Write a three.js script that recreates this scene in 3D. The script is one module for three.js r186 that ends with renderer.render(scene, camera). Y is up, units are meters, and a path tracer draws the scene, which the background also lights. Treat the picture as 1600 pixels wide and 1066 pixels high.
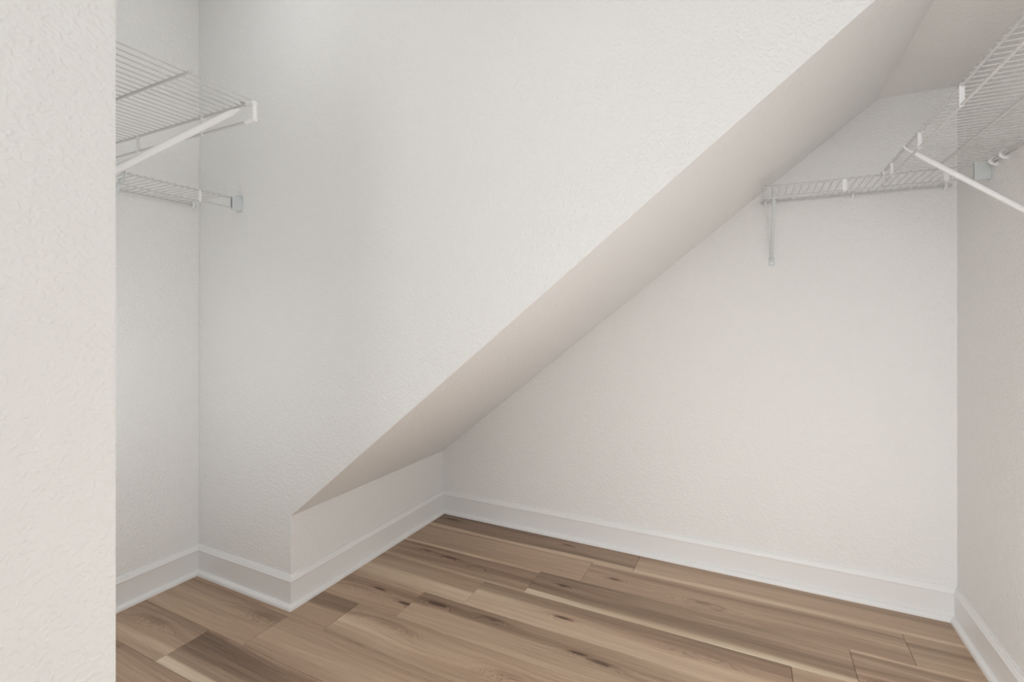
import * as THREE from 'three';
import { mergeGeometries, mergeVertices, toCreasedNormals } from 'three/addons/utils/BufferGeometryUtils.js';
import { RectAreaLightUniformsLib } from 'three/addons/lights/RectAreaLightUniformsLib.js';
import { RoundedBoxGeometry } from 'three/addons/geometries/RoundedBoxGeometry.js';

// ------------------------------------------------------------------ camera, light, exposure
const scene = new THREE.Scene();
const camera = new THREE.PerspectiveCamera(THREE.MathUtils.radToDeg(2 * Math.atan(533 / 757.38)), 1600 / 1066, 0.05, 30);
camera.position.set(0, 1.2, 0);
camera.rotation.y = 0.4592;
camera.setViewOffset(1600, 1066, 0, 37.2, 1600, 1066);      // lens shift: verticals stay upright
camera.updateProjectionMatrix();
scene.add(camera);

const renderer = new THREE.WebGLRenderer({ antialias: true });
renderer.toneMapping = THREE.LinearToneMapping;
renderer.toneMappingExposure = 1.12;
renderer.shadowMap.enabled = true;
renderer.shadowMap.type = THREE.PCFSoftShadowMap;

// added front fill, set up as daylight from an unseen bedroom window
RectAreaLightUniformsLib.init();
scene.background = new THREE.Color().setRGB(0.78, 0.84, 0.92);
const DAY_FILL = new THREE.RectAreaLight(new THREE.Color(0.995, 1, 1), 3.9, 2.2, 1.5);
DAY_FILL.position.set(-0.35, 1.5, 4.56); DAY_FILL.lookAt(-0.35, 1.5, 0);
scene.add(DAY_FILL);
// the bar lamp and the added fill globes: where they are and how strong; their lights are set in their builders below
const WHITE = new THREE.Color(0.995, 1, 1);
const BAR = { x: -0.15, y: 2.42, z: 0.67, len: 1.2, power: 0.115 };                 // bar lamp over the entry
const FILL_GLOBES = { ceiling: [-1.6, 2.45, -0.9, 0.115], nook: [-1.86, 0.95, -0.63, 0.19], entry: [0.32, 0.40, -0.88, 1.05] };   // unseen globes added to brighten the walls: x, height, z, power

// ------------------------------------------------------------------ measures (metres)
const XL = -2.334, XR = 0.728, XK = -1.7105, XJ = -1.033;
const ZM = -1.395, ZB = -2.496, ZJ = -0.469, ZF = 1.15;
const HC = 2.74, H0 = 0.3747, SL = 0.7962, HS = 2.1125;     // ceiling, slope start, slope, flat underside
const SHELF = 1.72;                                        // height of every shelf

// ------------------------------------------------------------------ helpers
let seed = 7;
const rnd = () => { seed = (seed * 1664525 + 1013904223) >>> 0; return seed / 4294967296; };
function hash(x, y, s) {
  let h = (x * 374761393 + y * 668265263 + s * 974711) | 0;
  h = Math.imul(h ^ (h >>> 13), 1274126177); h ^= h >>> 16;
  return (h >>> 0) / 4294967296;
}
function noise(x, y, s, px = 0) {                          // value noise, tiling in px cells when given
  let xi = Math.floor(x), yi = Math.floor(y);
  const fx = x - xi, fy = y - yi;
  const u = fx * fx * (3 - 2 * fx), v = fy * fy * (3 - 2 * fy);
  let x1 = xi + 1, y1 = yi + 1;
  if (px) { xi = ((xi % px) + px) % px; x1 = ((x1 % px) + px) % px; yi = ((yi % px) + px) % px; y1 = ((y1 % px) + px) % px; }
  const a = hash(xi, yi, s), b = hash(x1, yi, s), c = hash(xi, y1, s), d = hash(x1, y1, s);
  return a + (b - a) * u + (c - a) * v + (a - b - c + d) * u * v;
}
const smooth = (a, b, x) => { const t = Math.min(1, Math.max(0, (x - a) / (b - a))); return t * t * (3 - 2 * t); };
const used = {};
function numbered(n) { const k = used[n] = (used[n] ?? -1) + 1; return k ? `${n}_${String(k).padStart(3, '0')}` : n; }
function mesh(name, geo, mat, parent = scene) {
  const m = new THREE.Mesh(geo, mat);
  m.name = parent === scene ? numbered(name) : name;
  m.castShadow = m.receiveShadow = true;
  parent.add(m);
  return m;
}
function struct(name, geo, mat) { const m = mesh(name, geo, mat); m.userData.kind = 'structure'; return m; }
function thing(name, label, category, group) {
  const g = new THREE.Group(); g.name = numbered(name); scene.add(g);
  g.userData = { label, category }; if (group) g.userData.group = group;
  return g;
}
function boxUV(geo) {                                      // texture coordinates in metres, along the dominant normal
  const g = geo.index ? geo.toNonIndexed() : geo;
  const p = g.attributes.position, n = g.attributes.normal, uv = new Float32Array(p.count * 2);
  for (let i = 0; i < p.count; i++) {
    const ax = Math.abs(n.getX(i)), ay = Math.abs(n.getY(i)), az = Math.abs(n.getZ(i));
    let u, v;
    if (ax > ay && ax > az) { u = p.getZ(i); v = p.getY(i); } else if (ay > az) { u = p.getX(i); v = p.getZ(i); } else { u = p.getX(i); v = p.getY(i); }
    uv[2 * i] = u; uv[2 * i + 1] = v;
  }
  g.setAttribute('uv', new THREE.BufferAttribute(uv, 2));
  return g;
}
function box(x0, x1, y0, y1, z0, z1) {
  const g = new THREE.BoxGeometry(x1 - x0, y1 - y0, z1 - z0);
  g.translate((x0 + x1) / 2, (y0 + y1) / 2, (z0 + z1) / 2);
  return g;
}
function rbox(x0, x1, y0, y1, z0, z1, r = 0.002) {
  const g = new RoundedBoxGeometry(x1 - x0, y1 - y0, z1 - z0, 2, r);
  g.translate((x0 + x1) / 2, (y0 + y1) / 2, (z0 + z1) / 2);
  return g;
}
function prismXY(pts, z0, z1, bevel = 0) {                 // outline in x/y, depth along z
  const s = new THREE.Shape(pts.map(([x, y]) => new THREE.Vector2(x, y)));
  const g = new THREE.ExtrudeGeometry(s, bevel
    ? { depth: z1 - z0 - 2 * bevel, bevelEnabled: true, bevelSize: bevel, bevelThickness: bevel, bevelOffset: -bevel, bevelSegments: 2 }
    : { depth: z1 - z0, bevelEnabled: false });
  g.translate(0, 0, z0 + bevel);
  return g;
}
function prismXZ(pts, y0, y1, bevel = 0) {                 // outline in x/z, depth along y
  const s = new THREE.Shape(pts.map(([x, z]) => new THREE.Vector2(x, -z)));
  const g = new THREE.ExtrudeGeometry(s, bevel
    ? { depth: y1 - y0 - 2 * bevel, bevelEnabled: true, bevelSize: bevel, bevelThickness: bevel, bevelOffset: -bevel, bevelSegments: 2 }
    : { depth: y1 - y0, bevelEnabled: false });
  g.rotateX(-Math.PI / 2); g.translate(0, y0 + bevel, 0);
  return g;
}
function rod(a, b, r, seg = 10) {                          // straight round bar with closed ends
  const A = new THREE.Vector3(...a), B = new THREE.Vector3(...b), d = B.clone().sub(A);
  const g = new THREE.CylinderGeometry(r, r, d.length(), seg, 1);
  g.applyQuaternion(new THREE.Quaternion().setFromUnitVectors(new THREE.Vector3(0, 1, 0), d.normalize()));
  g.translate((A.x + B.x) / 2, (A.y + B.y) / 2, (A.z + B.z) / 2);
  return g;
}
function tube(pts, r, seg = 40, rad = 10, tension = 0.2) {
  const c = new THREE.CatmullRomCurve3(pts.map(p => new THREE.Vector3(...p)), false, 'catmullrom', tension);
  return new THREE.TubeGeometry(c, seg, r, rad, false);
}
function ball(x, y, z, r) { const g = new THREE.SphereGeometry(r, 14, 10); g.translate(x, y, z); return g; }
const merge = (...gs) => mergeGeometries(gs.map(g => { const q = g.index ? g.toNonIndexed() : g; for (const k of Object.keys(q.attributes)) if (!['position', 'normal', 'uv'].includes(k)) q.deleteAttribute(k); return q; }));

// ------------------------------------------------------------------ materials
function dataTexture(w, h, data, srgb) {
  const t = new THREE.DataTexture(data, w, h, THREE.RGBAFormat);
  t.wrapS = t.wrapT = THREE.RepeatWrapping; t.magFilter = THREE.LinearFilter; t.minFilter = THREE.LinearMipmapLinearFilter;
  t.generateMipmaps = true; t.anisotropy = 8;
  if (srgb) t.colorSpace = THREE.SRGBColorSpace;
  t.needsUpdate = true;
  return t;
}
function orangePeel() {                                    // sprayed wall texture, one metre square
  const N = 1024, d = new Uint8Array(N * N * 4);
  for (let j = 0; j < N; j++) for (let i = 0; i < N; i++) {
    const x = i / N, y = j / N;
    const wx = noise(x * 60, y * 60, 5, 60) * 0.006, wy = noise(x * 60, y * 60, 6, 60) * 0.006;
    const a = noise((x + wx) * 165, (y + wy) * 165, 1, 165), b = noise(x * 290, y * 290, 2, 290), c = noise(x * 70, y * 70, 3, 70);
    const v = 0.52 * smooth(0.24, 0.86, a) + 0.26 * b + 0.22 * c;
    const k = (j * N + i) * 4; d[k] = d[k + 1] = d[k + 2] = Math.round(v * 255); d[k + 3] = 255;
  }
  return dataTexture(N, N, d, false);
}
const peel = orangePeel();
const M = {
  wall: new THREE.MeshStandardMaterial({ color: new THREE.Color().setRGB(0.928, 0.927, 0.916), roughness: 0.7, bumpMap: peel, bumpScale: 0.0016 }),
  ceil: new THREE.MeshStandardMaterial({ color: new THREE.Color().setRGB(0.95, 0.948, 0.94), roughness: 0.9, bumpMap: peel, bumpScale: 0.0006 }),
  trim: new THREE.MeshStandardMaterial({ color: new THREE.Color().setRGB(0.94, 0.94, 0.935), roughness: 0.38 }),
  wire: new THREE.MeshStandardMaterial({ color: new THREE.Color().setRGB(0.69, 0.69, 0.68), roughness: 0.35 }),
  plastic: new THREE.MeshStandardMaterial({ color: new THREE.Color().setRGB(0.95, 0.955, 0.965), roughness: 0.4 }),
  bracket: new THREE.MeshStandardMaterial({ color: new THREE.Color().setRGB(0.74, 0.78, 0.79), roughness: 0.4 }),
  screw: new THREE.MeshStandardMaterial({ color: new THREE.Color().setRGB(0.45, 0.45, 0.44), roughness: 0.35, metalness: 0.9 }),
  sub: new THREE.MeshStandardMaterial({ color: new THREE.Color().setRGB(0.10, 0.075, 0.055), roughness: 0.95 }),
  glass: new THREE.MeshPhysicalMaterial({ color: 0xffffff, roughness: 0.02, transmission: 1, thickness: 0, ior: 1.5 }),
  carpet: new THREE.MeshStandardMaterial({ color: new THREE.Color().setRGB(0.6, 0.57, 0.53), roughness: 1 }),
  metal: new THREE.MeshStandardMaterial({ color: new THREE.Color().setRGB(0.7, 0.7, 0.7), roughness: 0.3, metalness: 1 }),
  lens: new THREE.MeshStandardMaterial({ color: 0xffffff, roughness: 0.5, emissive: WHITE, emissiveIntensity: 0.35 }),
};

// ------------------------------------------------------------------ the setting: walls, slope, ceiling
struct('wall_left', boxUV(box(XL - 0.12, XL, 0, HC, ZB - 0.12, ZF)), M.wall);
struct('wall_right', boxUV(box(XR, XR + 0.12, 0, HC, ZB - 0.12, ZF)), M.wall);
struct('wall_back', boxUV(box(XL, XR, 0, HC, ZB - 0.12, ZB)), M.wall);
struct('wall_middle', boxUV(prismXY([[XL, 0], [XK, 0], [XK, H0], [XK + (HS - H0) / SL, HS], [XR, HS], [XR, HC], [XL, HC]], ZM - 0.11, ZM, 0.003)), M.wall);
struct('wall_low', boxUV(box(XK - 0.11, XK, 0, H0 + 0.03, ZB, ZM - 0.108)), M.wall);
{
  const xb = XK + (HS - H0) / SL;
  struct('ceiling_slope', boxUV(prismXY([[XK, H0], [xb, HS], [XR, HS], [XR, HS + 0.1], [xb - 0.06, HS + 0.1], [XK - 0.1, H0 + 0.03]], ZB, ZM - 0.108)), M.wall);
}
struct('wall_front', boxUV(prismXZ([[XL, ZJ], [XJ, ZJ], [XJ, ZF], [XL, ZF]], 0, HC, 0.003)), M.wall);
struct('wall_rear', boxUV(mergeGeometries([                 // with the cased opening to the bedroom
  box(XL - 0.9, XJ + 0.12, 0, HC, ZF, ZF + 0.12), box(XR - 0.08, XR + 1.6, 0, HC, ZF, ZF + 0.12), box(XJ + 0.12, XR - 0.08, 2.12, HC, ZF, ZF + 0.12)])), M.wall);
struct('ceiling', boxUV(box(XL - 0.12, XR + 0.12, HC, HC + 0.1, ZB - 0.12, ZF + 0.12)), M.ceil);

// the bedroom behind the camera, with a window added for the fill light
const BX0 = XL - 0.9, BX1 = XR + 1.6, BZ = 4.6, WX = -0.35, WW = 1.2, WY0 = 0.7, WY1 = 2.3;
struct('wall_bedroom_left', boxUV(box(BX0 - 0.12, BX0, 0, HC, ZF + 0.12, BZ + 0.12)), M.wall);
struct('wall_bedroom_right', boxUV(box(BX1, BX1 + 0.12, 0, HC, ZF + 0.12, BZ + 0.12)), M.wall);
struct('wall_bedroom_back', boxUV(mergeGeometries([box(BX0, WX - WW, 0, HC, BZ, BZ + 0.12), box(WX + WW, BX1, 0, HC, BZ, BZ + 0.12),
  box(WX - WW, WX + WW, 0, WY0, BZ, BZ + 0.12), box(WX - WW, WX + WW, WY1, HC, BZ, BZ + 0.12)])), M.wall);
struct('ceiling_bedroom', boxUV(box(BX0 - 0.12, BX1 + 0.12, HC, HC + 0.1, ZF + 0.12, BZ + 0.12)), M.ceil);
struct('floor_bedroom', boxUV(box(BX0 - 0.12, BX1 + 0.12, -0.1, 0, ZF + 0.12, BZ + 0.12)), M.carpet);
struct('trim_1', mergeGeometries([box(XJ + 0.12, XJ + 0.135, 0, 2.12, ZF - 0.012, ZF + 0.132), box(XR - 0.095, XR - 0.08, 0, 2.12, ZF - 0.012, ZF + 0.132), box(XJ + 0.12, XR - 0.08, 2.105, 2.12, ZF - 0.012, ZF + 0.132)]), M.trim);
{
  const w = new THREE.Group(); w.name = 'added_window_1'; w.userData.kind = 'structure'; scene.add(w);
  const f = [];
  for (const x of [WX - WW + 0.03, WX, WX + WW - 0.03]) f.push(box(x - 0.03, x + 0.03, WY0, WY1, BZ + 0.03, BZ + 0.09));
  for (const y of [WY0 + 0.03, WY1 - 0.03]) f.push(box(WX - WW, WX + WW, y - 0.03, y + 0.03, BZ + 0.03, BZ + 0.09));
  mesh('added_window_frame', mergeGeometries(f), M.trim, w);
  mesh('added_window_sill', rbox(WX - WW - 0.05, WX + WW + 0.05, WY0 - 0.03, WY0, BZ - 0.05, BZ + 0.03, 0.006), M.trim, w);
  for (const e of [-1, 1]) mesh('pane', box(WX + (e < 0 ? -WW : 0) + 0.03, WX + (e < 0 ? 0 : WW) - 0.03, WY0 + 0.05, WY1 - 0.05, BZ + 0.058, BZ + 0.062), M.glass, w);
}

// ------------------------------------------------------------------ baseboards with shoe moulding, mitred
const BOARD = [[0, 0.1323], [0.005, 0.1323], [0.0066, 0.1308], [0.0070, 0.1268], [0.0092, 0.1252], [0.0106, 0.1215], [0.0122, 0.1145], [0.0142, 0.1125], [0.0144, 0.1085], [0.0125, 0.1065], [0.012, 0.104], [0.012, 0], [0, 0]];
const SHOE = [[0.0119, 0.0195]];
for (let k = 0; k <= 6; k++) { const a = Math.PI / 2 * (1 - k / 6); SHOE.push([0.0125 + 0.0165 * Math.cos(a), 0.003 + 0.0165 * Math.sin(a)]); }
SHOE.push([0.029, 0], [0.0119, 0]);
function run(profile, [ax, az], [bx, bz], [nx, nz], ma, mb) {   // sweep a profile (distance from wall, height) from A to B; m: -1 inside corner, 1 outside corner
  const L = Math.hypot(bx - ax, bz - az), tx = (bx - ax) / L, tz = (bz - az) / L;
  const P = (d, y, end) => end ? [bx + nx * d + tx * mb * d, y, bz + nz * d + tz * mb * d] : [ax + nx * d - tx * ma * d, y, az + nz * d - tz * ma * d];
  const pos = [];
  const flip = (tx * nz - tz * nx) < 0;
  const tri = (a, b, c) => flip ? pos.push(...a, ...c, ...b) : pos.push(...a, ...b, ...c);
  for (let i = 0; i < profile.length; i++) {
    const p = profile[i], q = profile[(i + 1) % profile.length];
    const a = P(...p, 0), b = P(...q, 0), c = P(...q, 1), d = P(...p, 1);
    tri(a, c, b); tri(a, d, c);
  }
  const faces = THREE.ShapeUtils.triangulateShape(profile.map(p => new THREE.Vector2(...p)), []);
  for (const [i, j, k] of faces) { tri(P(...profile[i], 0), P(...profile[j], 0), P(...profile[k], 0)); tri(P(...profile[i], 1), P(...profile[k], 1), P(...profile[j], 1)); }
  const g = new THREE.BufferGeometry();
  g.setAttribute('position', new THREE.Float32BufferAttribute(pos, 3));
  g.computeVertexNormals();
  return boxUV(toCreasedNormals(g, 0.6));
}
function baseboard(name, A, B, n, ma, mb) {
  const b = struct(name, run(BOARD, A, B, n, ma, mb), M.trim);
  mesh('shoe_moulding', run(SHOE, A, B, n, ma, mb), M.trim, b);
}
baseboard('baseboard_left', [XL, ZJ], [XL, ZM], [1, 0], -1, -1);
baseboard('baseboard_middle', [XL, ZM], [XK, ZM], [0, 1], -1, 1);
baseboard('baseboard_low', [XK, ZM], [XK, ZB], [1, 0], 1, -1);
baseboard('baseboard_back', [XK, ZB], [XR, ZB], [0, 1], -1, -1);
baseboard('baseboard_right', [XR, ZB], [XR, ZF], [-1, 0], -1, -1);
baseboard('baseboard_front', [XL, ZJ], [XJ, ZJ], [0, -1], -1, 1);
baseboard('baseboard_entry', [XJ, ZJ], [XJ, ZF], [1, 0], 1, -1);

// ------------------------------------------------------------------ floor: planks of their own on a dark slab
const PAL = [[88, 69, 55], [131, 107, 87], [169, 142, 119], [199, 172, 147], [222, 200, 174], [243, 226, 205]];   // tone 0 .. 5
const PL = 1.208, PW = 0.1915;
// bands: [across 0 far .. 1 near, tone] at the plank's left and right end; knots: [along 0..1, across 0..1, size m, darkness]
function plankTexture(spec, s) {
  const W = 1216, H = 192, d = new Uint8Array(W * H * 4);
  const at = (bands, w) => {
    if (w <= bands[0][0]) return bands[0][1];
    for (let i = 1; i < bands.length; i++) if (w <= bands[i][0]) { const [a, t] = bands[i - 1], [b, u] = bands[i]; return t + (u - t) * smooth(a, b, w); }
    return bands[bands.length - 1][1];
  };
  const kn = (spec.knots || []).map(([x, y, r, k]) => [x * PL, y * PW, r * 1.15, k]);
  const grain = spec.grain ?? 1;
  for (let j = 0; j < H; j++) for (let i = 0; i < W; i++) {
    const x = (i + 0.5) / W * PL, y = (1 - (j + 0.5) / H) * PW;        // row 0 of the data is the near edge
    const warp = (noise(x * 2.2, y * 7, s) - 0.5) * 0.030 + (noise(x * 6, y * 22, s + 1) - 0.5) * 0.007 + (noise(x * 22, y * 60, s + 2) - 0.5) * 0.0018;
    let q = y + warp, core = 0, halo = 0;
    for (const [kx, ky, r, k] of kn) {
      const wob = 1 + 0.35 * (noise(x * 45, y * 90, s + 8) - 0.5);
      const dx = (x - kx) / (r * 5), dy = (y - ky) / r, e = (dx * dx + dy * dy) * wob;
      q += r * 2.4 * Math.exp(-e * 0.55);
      core += k * Math.exp(-e * e * 9); halo += k * Math.exp(-e * 0.9);
    }
    const w = (y + warp * 0.55) / PW, f = x / PL;
    let t = at(spec.a, w) * (1 - f) + at(spec.b || spec.a, w) * f;
    t += (noise(x * 1.7, q * 34, s + 3) - 0.5) * 0.75 * grain;          // broad streaks
    t += (noise(x * 3.5, q * 120, s + 4) - 0.5) * 0.62 * grain;
    const rings = Math.abs(((q * 150 + noise(x * 4, y * 30, s + 9) * 0.6) % 1 + 1) % 1 - 0.5) * 2;
    t -= (rings > 0.62 ? (rings - 0.62) * 1.75 : 0) * (1 + 1.2 * Math.min(1, halo)) * grain * (0.4 + noise(x * 2, q * 18, s + 10));
    t += (noise(x * 12, y * 900, s + 5) - 0.5) * 0.6;                  // fibres
    t += (noise(x * 60, y * 700, s + 6) - 0.5) * 0.22;
    t -= halo * 0.85; t -= core * 2.4;
    t = Math.min(4.99, Math.max(0, t));
    const n = Math.floor(t), u = t - n, A = PAL[n], B = PAL[Math.min(5, n + 1)];
    const red = Math.min(1, halo) * 5 + (noise(x * 1.3, q * 16, s + 7) - 0.5) * 5;
    const k = (j * W + i) * 4;
    d[k] = Math.min(255, A[0] + (B[0] - A[0]) * u + red * 0.6); d[k + 1] = A[1] + (B[1] - A[1]) * u - red * 0.25; d[k + 2] = A[2] + (B[2] - A[2]) * u - red * 0.1; d[k + 3] = 255;
  }
  return dataTexture(W, H, d, true);
}
const jointOf = r => -0.503 - 0.1945 * (r - 1);            // butt joint of row r; the next are one plank length on
// spec per plank, keyed row:index, index 0 runs from jointOf(row) to the right, -1 ends there
const SPEC = {
  '1:-1': { a: [[0, 1.2], [.5, 1.6], [.8, 1.5], [.86, 3.6], [1, 3.9]], b: [[0, 1.7], [.78, 1.9], [.9, 3.8], [1, 4]], knots: [[.10, .38, .010, .9], [.70, .40, .007, .7]] },
  '1:0': { a: [[0, 2.2], [.3, 2.4], [.45, 3.2], [.84, 3.0], [.9, 3.9], [1, 4]], b: [[0, 2.0], [.35, 2.3], [.5, 2.8], [.86, 2.9], [.95, 3.8]], grain: .8 },
  '2:-1': { a: [[0, 2.0], [.15, 2.6], [.6, 2.5], [1, 2.2]], b: [[0, 2.6], [.2, 3.0], [1, 2.9]], grain: .7 },
  '2:0': { a: [[0, 3.6], [.06, 3.5], [.1, 1.9], [.2, 2.1], [.3, 3.0], [1, 2.6]], b: [[0, 3.2], [.1, 3.0], [.2, 2.0], [.55, 2.6], [1, 2.9]], knots: [[.11, .55, .009, .9], [.42, .6, .02, .12]], grain: 1.2 },
  '2:1': { a: [[0, 2.6], [.25, 2.8], [.35, 2.0], [.5, 2.7], [1, 3]], grain: .8 },
  '3:-1': { a: [[0, 4], [.06, 3.8], [.12, 2.0], [.3, 2.2], [.6, 2.4], [1, 2.6]], b: [[0, 3.6], [.05, 3.2], [.1, 2.0], [.9, 2.1], [1, 3.4]], knots: [[.62, .42, .011, 1.0], [.76, .5, .010, .25], [.5, .36, .009, .3]], grain: 1.3 },
  '3:0': { a: [[0, 1.7], [.5, 1.7], [.78, 2.0], [.85, 4.4], [1, 4.6]], b: [[0, 2.7], [.3, 2.5], [.55, 1.7], [.85, 2.0], [.92, 4.1], [1, 4.4]], knots: [[.115, .35, .009, .9]], grain: 1.2 },
  '3:1': { a: [[0, 3.6], [.05, 3.4], [.1, 2.4], [.5, 2.2], [1, 2.5]], knots: [[.08, .80, .012, .8]], grain: 1.2 },
  '4:-1': { a: [[0, 2.0], [.35, 2.6], [.45, 3.7], [1, 3.3]], b: [[0, 2.4], [.45, 2.6], [.6, 3.9], [1, 3.4]], grain: .9 },
  '4:0': { a: [[0, 2.0], [.3, 2.2], [.42, 3.7], [1, 3.5]], b: [[0, 1.8], [.45, 2.1], [.62, 3.3], [1, 3.2]], knots: [[.34, .50, .012, .9], [.78, .4, .016, .15]], grain: .9 },
  '4:1': { a: [[0, 3.0], [.5, 2.7], [1, 2.9]], grain: 1 },
  '5:-1': { a: [[0, 2.2], [.5, 2.3], [.75, 3.0], [1, 2.8]], b: [[0, 2.7], [.4, 2.1], [.7, 2.6], [1, 2.9]], knots: [[.84, .35, .008, 1.1], [.985, .55, .010, 1.1], [.77, .5, .018, .15]], grain: 1.2 },
  '5:0': { a: [[0, 1.5], [.35, 1.8], [.48, 3.2], [1, 3.4]], b: [[0, 3.2], [.2, 2.4], [.55, 2.0], [.7, 2.8], [1, 2.9]], knots: [[.085, .26, .013, 1.0], [.30, .18, .014, .25], [.60, .38, .010, .7], [.67, .44, .012, .6]], grain: 1 },
  '6:-1': { a: [[0, 1.4], [.4, 1.6], [.5, 2.5], [1, 2.3]], b: [[0, 1.6], [.4, 1.8], [.52, 2.9], [1, 2.6]], grain: .9 },
  '6:0': { a: [[0, 2.5], [.3, 2.7], [.45, 3.7], [.8, 3.6], [1, 2.6]], b: [[0, 3.0], [.4, 3.3], [.7, 2.7], [1, 3.2]], knots: [[.16, .25, .022, .12], [.72, .60, .018, .75], [.62, .45, .02, .2]], grain: 1.1 },
  '7:-1': { a: [[0, 1.7], [.2, 2.0], [.35, 2.7], [1, 2.9]], b: [[0, 1.9], [.15, 2.3], [.4, 2.9], [1, 3.0]], knots: [[.93, .2, .02, .15]], grain: .9 },
  '7:0': { a: [[0, 2.0], [.12, 2.6], [.5, 3.0], [1, 2.6]], b: [[0, 2.4], [.2, 3.1], [.6, 3.1], [1, 2.7]], grain: 1 },
  '8:-1': { a: [[0, 1.9], [.35, 2.0], [.42, 2.9], [1, 2.8]], b: [[0, 2.0], [.62, 2.3], [.72, 3.5], [1, 3.0]], knots: [[.8, .3, .02, .15]], grain: .8 },
  '8:0': { a: [[0, 1.9], [.12, 1.2], [.5, 1.2], [.78, 1.9], [.84, 4.0], [1, 4.0]], b: [[0, 2.6], [.2, 2.9], [.7, 2.7], [1, 3.0]], grain: 1.3 },
  '9:-1': { a: [[0, 1.4], [.3, 1.9], [1, 2.3]], b: [[0, 1.7], [.3, 2.3], [1, 2.5]], grain: 1 },
  '9:0': { a: [[0, 2.6], [.5, 3.0], [1, 2.5]], grain: 1 },
};
const floor = new THREE.Group(); floor.name = 'floor'; floor.userData.kind = 'structure'; scene.add(floor);
mesh('floor_slab', box(XL - 0.12, XR + 0.12, -0.1, -0.010, ZB - 0.12, ZF + 0.12), M.sub, floor);
const texCache = {};
const specKeys = Object.keys(SPEC);
function plankMaterial(key) {
  if (!texCache[key]) texCache[key] = new THREE.MeshStandardMaterial({ map: plankTexture(SPEC[key], 31 + specKeys.indexOf(key) * 17), roughness: 0.46 });
  return texCache[key];
}
function plankGeo(x0, x1, z0, z1, px0) {                   // a board with chamfered upper edges
  const c = 0.0014, g0 = 0.0005, t = 0.010;
  x0 += g0; x1 -= g0; z0 += g0; z1 -= g0;
  const top = [[x0 + c, 0, z0 + c], [x1 - c, 0, z0 + c], [x1 - c, 0, z1 - c], [x0 + c, 0, z1 - c]];
  const mid = [[x0, -c, z0], [x1, -c, z0], [x1, -c, z1], [x0, -c, z1]], bot = mid.map(p => [p[0], -t, p[2]]);
  const pos = [], uv = [];
  const quad = (a, b, cc, d) => { for (const p of [a, cc, b, a, d, cc]) { pos.push(...p); uv.push((p[0] - px0) / PL, 1 - 0 - (1 - (1 - (p[2] - z0) / PW))); } };
  quad(top[0], top[1], top[2], top[3]);
  for (let i = 0; i < 4; i++) { const j = (i + 1) % 4; quad(mid[i], mid[j], top[j], top[i]); quad(bot[i], bot[j], mid[j], mid[i]); }
  const g = new THREE.BufferGeometry();
  g.setAttribute('position', new THREE.Float32BufferAttribute(pos, 3));
  g.setAttribute('uv', new THREE.Float32BufferAttribute(uv, 2));
  g.computeVertexNormals();
  return g;
}
for (let r = 1; ZB + 0.0015 + PW * (r - 1) < ZF; r++) {
  const z0 = ZB + 0.0015 + PW * (r - 1), z1 = Math.min(z0 + PW, ZF + 0.02);
  const lo = z1 < ZM ? XK - 0.02 : z0 > ZJ - 0.05 ? XJ - 0.02 : XL;
  for (let n = -3; n <= 5; n++) {
    const p0 = jointOf(r) + n * PL, x0 = Math.max(lo, p0), x1 = Math.min(XR, p0 + PL);
    if (x1 - x0 < 0.02) continue;
    let key = `${r}:${n}`;
    if (!SPEC[key]) key = specKeys[(r * 7 + n * 5 + 40) % specKeys.length];
    mesh('plank', plankGeo(x0, x1, z0, z1, p0), plankMaterial(key), floor);
  }
}

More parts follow.
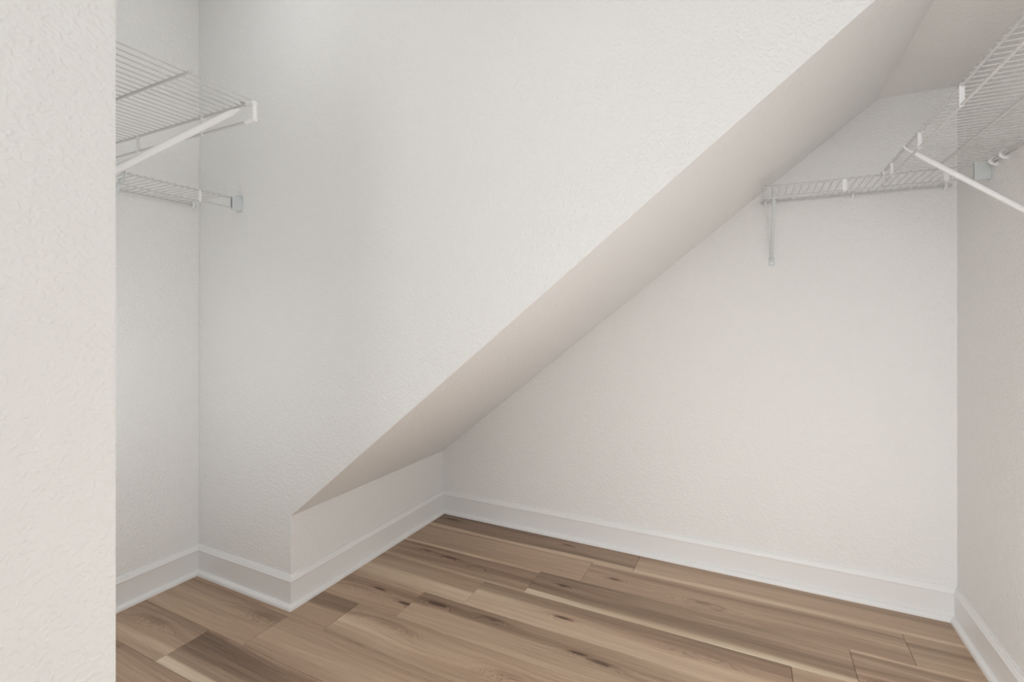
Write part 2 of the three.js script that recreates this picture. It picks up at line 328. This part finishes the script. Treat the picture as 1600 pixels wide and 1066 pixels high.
// ------------------------------------------------------------------ wire shelves
// built along +u (a run), depth from the wall outwards, then placed: frame() maps (u, out, y) to the room
const RW = 0.0015, RR = 0.0034, STEP = 0.0256, DEPTH = 0.305, LIP = 0.043;
function shelf(label, map, o) {
  const t = thing('wire_shelf', label, 'shelf', 'ventilated wire closet shelves');
  const P = (u, out, y) => map(u, out, SHELF + y);
  const bar = (u0, u1, out, y, r = RR) => rod(P(u0, out, y), P(u1, out, y), r, 10);
  mesh('back_rail', merge(bar(o.u0b ?? o.u0, o.u1b ?? o.u1, 0.010, 0)), M.wire, t);
  if (o.middle) {
    const [m0, m1] = o.middle;
    mesh('middle_rail', merge(bar(m0, m1, 0.150, 0), ball(...P(m0, 0.150, 0), RR * 1.15), ball(...P(m1, 0.150, 0), RR * 1.15)), M.wire, t);
  }
  mesh('front_rail', bar(o.u0, o.u1, DEPTH, 0), M.wire, t);
  mesh('lip_rail', bar(o.l0 ?? o.u0, o.l1 ?? o.u1, DEPTH, -LIP), M.wire, t);
  // cross wires lie on top of the rails; every one a mesh sharing one geometry
  const a = P(0, 0.004, RR + RW * 0.6), b = P(0, DEPTH + 0.0045, RR + RW * 0.6);
  const wg = rod(a, b, RW, 8), e = P(1, 0, 0), z = P(0, 0, 0), dir = [e[0] - z[0], e[1] - z[1], e[2] - z[2]];
  for (let u = o.w0; u <= o.w1 + 1e-6; u += STEP) { const w = mesh('cross_wire', wg, M.wire, t); w.position.set(dir[0] * u, dir[1] * u, dir[2] * u); }
  // flat ties between the front rail and the lip rail
  for (const u of o.ties || []) {
    const g = o.wireTies
      ? merge(rod(P(u - 0.0035, DEPTH, 0), P(u - 0.0035, DEPTH, -LIP), 0.0022), rod(P(u + 0.0035, DEPTH, 0), P(u + 0.0035, DEPTH, -LIP), 0.0022))
      : merge(flatBar(P, u, o.tieW ?? 0.0056, DEPTH, -LIP, 0.0050), ball(...P(u, DEPTH, -LIP), RR * 1.35), ball(...P(u, DEPTH, 0), RR * 1.35));
    mesh('lip_tie', g, M.plastic, t);
  }
  for (const u of o.clips || []) {                          // wall clips that hold the back rail
    const c = mesh('wall_clip', merge(
      tube([P(u, 0.001, 0.011), P(u, 0.011, 0.009), P(u, 0.018, 0), P(u, 0.011, -0.009), P(u, 0.001, -0.012)], 0.0058, 16, 8),
      rod(P(u, 0, -0.010), P(u, 0.004, -0.010), 0.0085, 14), rod(P(u, 0, 0.008), P(u, 0.004, 0.008), 0.006, 14)), M.plastic, t);
    mesh('screw', rod(P(u, 0.003, -0.012), P(u, 0.0066, -0.012), 0.0034, 10), M.screw, c);
  }
  for (const u of o.braces || []) {                         // diagonal support: hook, tube, foot plate
    const foot = o.foot ?? -0.265;
    const top = P(u, DEPTH - 0.012, -0.018), low = P(u, 0.012, foot);
    const g = merge(braceTube(P, u, DEPTH - 0.014, -0.016, 0.014, foot + 0.004, o.bw ?? 0.0072),
      tube([P(u, DEPTH - 0.03, -0.030), P(u, DEPTH - 0.004, -0.010), P(u, DEPTH + 0.006, 0.004), P(u, DEPTH, 0.0075), P(u, DEPTH - 0.007, 0.004)], 0.0030, 24, 8));
    const bm = o.shadedBraceMat ?? M.plastic, b = mesh('support_brace', g, bm, t);  // the grey override puts the shade on a brace into its colour
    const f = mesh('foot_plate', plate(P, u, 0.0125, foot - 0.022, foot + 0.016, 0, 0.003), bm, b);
    mesh('screw', rod(P(u, 0.002, foot - 0.012), P(u, 0.0052, foot - 0.012), 0.004, 12), M.screw, b);
  }
  for (const [u, s] of o.brackets || []) {                  // cup at a side wall: wall plate plus a hollow box round the two rail ends
    const h = -LIP - 0.007, top = 0.008;
    const D = 0.046 * s;
    const g = merge(
      pbox(P, u, u + D, DEPTH + 0.0048, DEPTH + 0.0072, h, top), pbox(P, u, u + D, DEPTH - 0.0072, DEPTH - 0.0048, h, top),
      pbox(P, u, u + D, DEPTH - 0.0048, DEPTH + 0.0048, h, h + 0.0024), pbox(P, u, u + D, DEPTH - 0.0048, DEPTH + 0.0048, top - 0.0024, top),
      pbox(P, u, u + 0.003 * s, DEPTH - 0.026, DEPTH + 0.013, h - 0.004, top + 0.010),
      pbox(P, u, u + 0.018 * s, DEPTH - 0.0105, DEPTH - 0.0072, top - 0.004, top + 0.009));
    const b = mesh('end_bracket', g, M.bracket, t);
    mesh('screw', rod(P(u + 0.002 * s, DEPTH - 0.018, -0.02), P(u + 0.0052 * s, DEPTH - 0.018, -0.02), 0.0038, 12), M.screw, b);
  }
  for (const [u, s] of o.caps || []) {                      // white moulded cap that joins front rail and lip rail at a free end
    mesh('end_cap', merge(
      tube([P(u - 0.026 * s, DEPTH, 0), P(u - 0.012 * s, DEPTH, 0.0005), P(u - 0.002 * s, DEPTH, -0.003), P(u, DEPTH, -0.012), P(u, DEPTH, -LIP + 0.012), P(u - 0.002 * s, DEPTH, -LIP + 0.003), P(u - 0.012 * s, DEPTH, -LIP), P(u - 0.030 * s, DEPTH, -LIP)], 0.0056, 60, 12, 0.4),
      ball(...P(u - 0.026 * s, DEPTH, 0), 0.0056), ball(...P(u - 0.030 * s, DEPTH, -LIP), 0.0056), ball(...P(u, DEPTH, -0.004), 0.0066), ball(...P(u, DEPTH, -LIP + 0.001), 0.0066),
      tube([P(u - 0.001 * s, DEPTH, -LIP + 0.016), P(u - 0.007 * s, DEPTH, -LIP + 0.008), P(u - 0.016 * s, DEPTH, -LIP + 0.003)], 0.0045, 12, 8)), M.plastic, t);
  }
  for (const u of o.loops || []) mesh('end_loop', merge(rod(P(u, DEPTH, 0), P(u, DEPTH, -LIP), 0.003), ball(...P(u, DEPTH, 0), RR * 1.1), ball(...P(u, DEPTH, -LIP), RR * 1.1)), M.wire, t);
  for (const u of o.joins || []) mesh('corner_clip', merge(
    pbox(P, u - 0.006, u + 0.006, DEPTH - 0.008, DEPTH + 0.006, -0.012, 0.007), rod(P(u, DEPTH, -0.01), P(u, DEPTH, -LIP), 0.0034), ball(...P(u, DEPTH, -LIP), 0.0052)), M.plastic, t);
  return t;
}
function pbox(P, u0, u1, o0, o1, y0, y1) {                 // rounded box between two corners given in run/out/height
  const a = P(u0, o0, y0), b = P(u1, o1, y1);
  const lo = a.map((v, i) => Math.min(v, b[i])), hi = a.map((v, i) => Math.max(v, b[i]));
  const r = Math.min(...hi.map((v, i) => v - lo[i])) * 0.3;
  return rbox(lo[0], hi[0], lo[1], hi[1], lo[2], hi[2], r);
}
function flatBar(P, u, hw, out, drop, th) { return pbox(P, u - hw, u + hw, out - th, out + th, drop, 0); }
function plate(P, u, hw, y0, y1, o0, o1) { return pbox(P, u - hw, u + hw, o0, o1, y0, y1); }
function braceTube(P, u, o0, y0, o1, y1, r) {              // rounded channel from under the lip down to the wall, pinched flat at both ends
  const A = new THREE.Vector3(...P(u, o0, y0)), B = new THREE.Vector3(...P(u, o1, y1));
  const U = new THREE.Vector3(...P(u + 1, o0, y0)).sub(A).normalize(), T = B.clone().sub(A), L = T.length(); T.normalize();
  const N = new THREE.Vector3().crossVectors(T, U);
  const sections = [[0, .45, .9], [.02, .55, .95], [.05, .95, 1], [.09, 1, 1], [.9, 1, 1], [.95, .8, 1], [1, .35, 1.05]], K = 14;
  const pos = [], idx = [];
  for (const [f, n, w] of sections) for (let k = 0; k < K; k++) {
    const a = k / K * Math.PI * 2, ca = Math.cos(a), sa = Math.sin(a);
    const p = A.clone().addScaledVector(T, f * L).addScaledVector(U, Math.sign(ca) * Math.pow(Math.abs(ca), .7) * r * w).addScaledVector(N, Math.sign(sa) * Math.pow(Math.abs(sa), .7) * r * n);
    pos.push(p.x, p.y, p.z);
  }
  for (let s = 0; s < sections.length - 1; s++) for (let k = 0; k < K; k++) { const a = s * K + k, b = s * K + (k + 1) % K; idx.push(a, b, a + K, b, b + K, a + K); }
  for (let k = 1; k < K - 1; k++) { idx.push(0, k + 1, k); const e = (sections.length - 1) * K; idx.push(e, e + k, e + k + 1); }
  const g = new THREE.BufferGeometry();
  g.setAttribute('position', new THREE.Float32BufferAttribute(pos, 3)); g.setIndex(idx); g.computeVertexNormals();
  g.setAttribute('uv', new THREE.Float32BufferAttribute(new Float32Array(pos.length / 3 * 2), 2));
  return g;
}

// on the far side of the entry wall, free capped end
shelf('white wire shelf behind the entry wall with a free capped end',
  (u, out, y) => [u, y, ZJ - out],
  { u0: -2.30, u1: -1.078, u1b: -1.066, middle: [-2.30, -1.066], w0: -1.084 - STEP * 46, w1: -1.084, ties: [-1.885, -1.58, -1.28], braces: [-1.117, -1.95], foot: -0.255, clips: [-1.14, -1.5, -1.9, -2.25], caps: [[-1.076, 1]] });
// on the wall of the nook, ends in a cup on the middle wall
shelf('short wire shelf in the dim nook, ending in a pale square wall bracket',
  (u, out, y) => [XL + out, y, u],
  { u0: -0.83, u1: ZM + 0.006, u1b: ZM + 0.02, w0: -1.322, w1: -0.84, ties: [-1.215, -0.915], braces: [-0.95], shadedBraceMat: M.bracket, clips: [-1.36, -1.0, -0.86], brackets: [[ZM, 1]] });
// on the back wall under the slope
shelf('wire shelf on the back wall, thin upright brace at its free end below the slope',
  (u, out, y) => [u, y, ZB + out],
  { u0: 0.045, u1: XR - 0.006, u0b: 0.035, u1b: XR - 0.018, w0: 0.0505, w1: XR - 0.055, ties: [0.314, 0.61], braces: [0.081], bw: 0.0062, tieW: 0.0085, shadedBraceMat: M.bracket, clips: [0.056, 0.094, 0.385, 0.69], brackets: [[XR, -1]], loops: [0.045] });
// on the side wall, running towards the camera
shelf('long wire shelf on the side wall with bright lip ties and a thick diagonal brace',
  (u, out, y) => [XR - out, y, u],
  { u0: -2.172, u1: -0.5, u0b: -2.172, middle: [-2.168, -0.5], w0: -1.215 - STEP * 37, w1: -0.52, ties: [-2.026, -1.728, -1.424, -1.12, -0.815, -0.6], braces: [-1.86, -0.95], foot: -0.245, clips: [-2.15, -2.075, -1.7, -1.3, -0.9, -0.6], joins: [-2.13] });

// ------------------------------------------------------------------ lamps
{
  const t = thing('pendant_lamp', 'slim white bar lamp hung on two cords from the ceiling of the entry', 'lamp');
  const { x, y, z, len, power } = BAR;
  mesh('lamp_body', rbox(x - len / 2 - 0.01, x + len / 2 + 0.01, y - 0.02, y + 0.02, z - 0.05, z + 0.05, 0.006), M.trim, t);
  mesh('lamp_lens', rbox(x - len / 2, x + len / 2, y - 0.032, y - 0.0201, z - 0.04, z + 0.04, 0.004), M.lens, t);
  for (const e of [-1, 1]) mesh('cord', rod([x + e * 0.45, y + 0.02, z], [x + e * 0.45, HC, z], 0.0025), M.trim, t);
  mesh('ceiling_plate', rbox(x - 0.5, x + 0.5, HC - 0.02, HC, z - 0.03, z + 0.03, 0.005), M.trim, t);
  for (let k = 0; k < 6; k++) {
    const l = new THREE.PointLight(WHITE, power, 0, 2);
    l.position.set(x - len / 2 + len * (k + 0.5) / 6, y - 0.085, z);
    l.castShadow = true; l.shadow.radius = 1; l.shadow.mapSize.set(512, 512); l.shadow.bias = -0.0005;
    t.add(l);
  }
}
function fillGlobe(name, label, [x, y, z, power], r, size, stand) {   // added fill light out of view: frosted globe on a ceiling rose or floor stand
  const t = thing(name, label, 'lamp');
  const g = new THREE.SphereGeometry(r, 40, 28); g.translate(x, y, z);
  mesh('fill_globe', g, M.lens, t).castShadow = false;                 // frosted glass lets the light through
  if (stand) {
    mesh('fill_base', rod([x, 0, z], [x, 0.022, z], 0.11, 32), M.trim, t);
    mesh('fill_stem', rod([x, 0.02, z], [x, y - r + 0.004, z], 0.011, 16), M.trim, t);
  } else {
    mesh('fill_base', rod([x, HC - 0.03, z], [x, HC, z], 0.09, 32), M.trim, t);
    mesh('fill_stem', rod([x, y + r - 0.004, z], [x, HC - 0.02, z], 0.014, 16), M.trim, t);
  }
  const l = new THREE.PointLight(WHITE, power, 0, 2);
  l.position.set(x, y, z); l.castShadow = true; l.shadow.radius = size; l.shadow.mapSize.set(1024, 1024); l.shadow.bias = -0.0005;
  t.add(l);
}
fillGlobe('added_ceiling_lamp', 'added frosted fill globe on the ceiling of the nook', FILL_GLOBES.ceiling, 0.12, 4);  // added above the frame to lighten the nook
fillGlobe('added_floor_lamp', 'added frosted fill globe on a thin stand in the nook behind the entry wall', FILL_GLOBES.nook, 0.12, 5, true);  // added where the entry wall hides it, to fill the nook
fillGlobe('added_floor_lamp', 'large low added fill globe on the entry floor below the long wire shelf', FILL_GLOBES.entry, 0.17, 7, true);  // added below the frame to lift the slope and low wall

renderer.render(scene, camera);
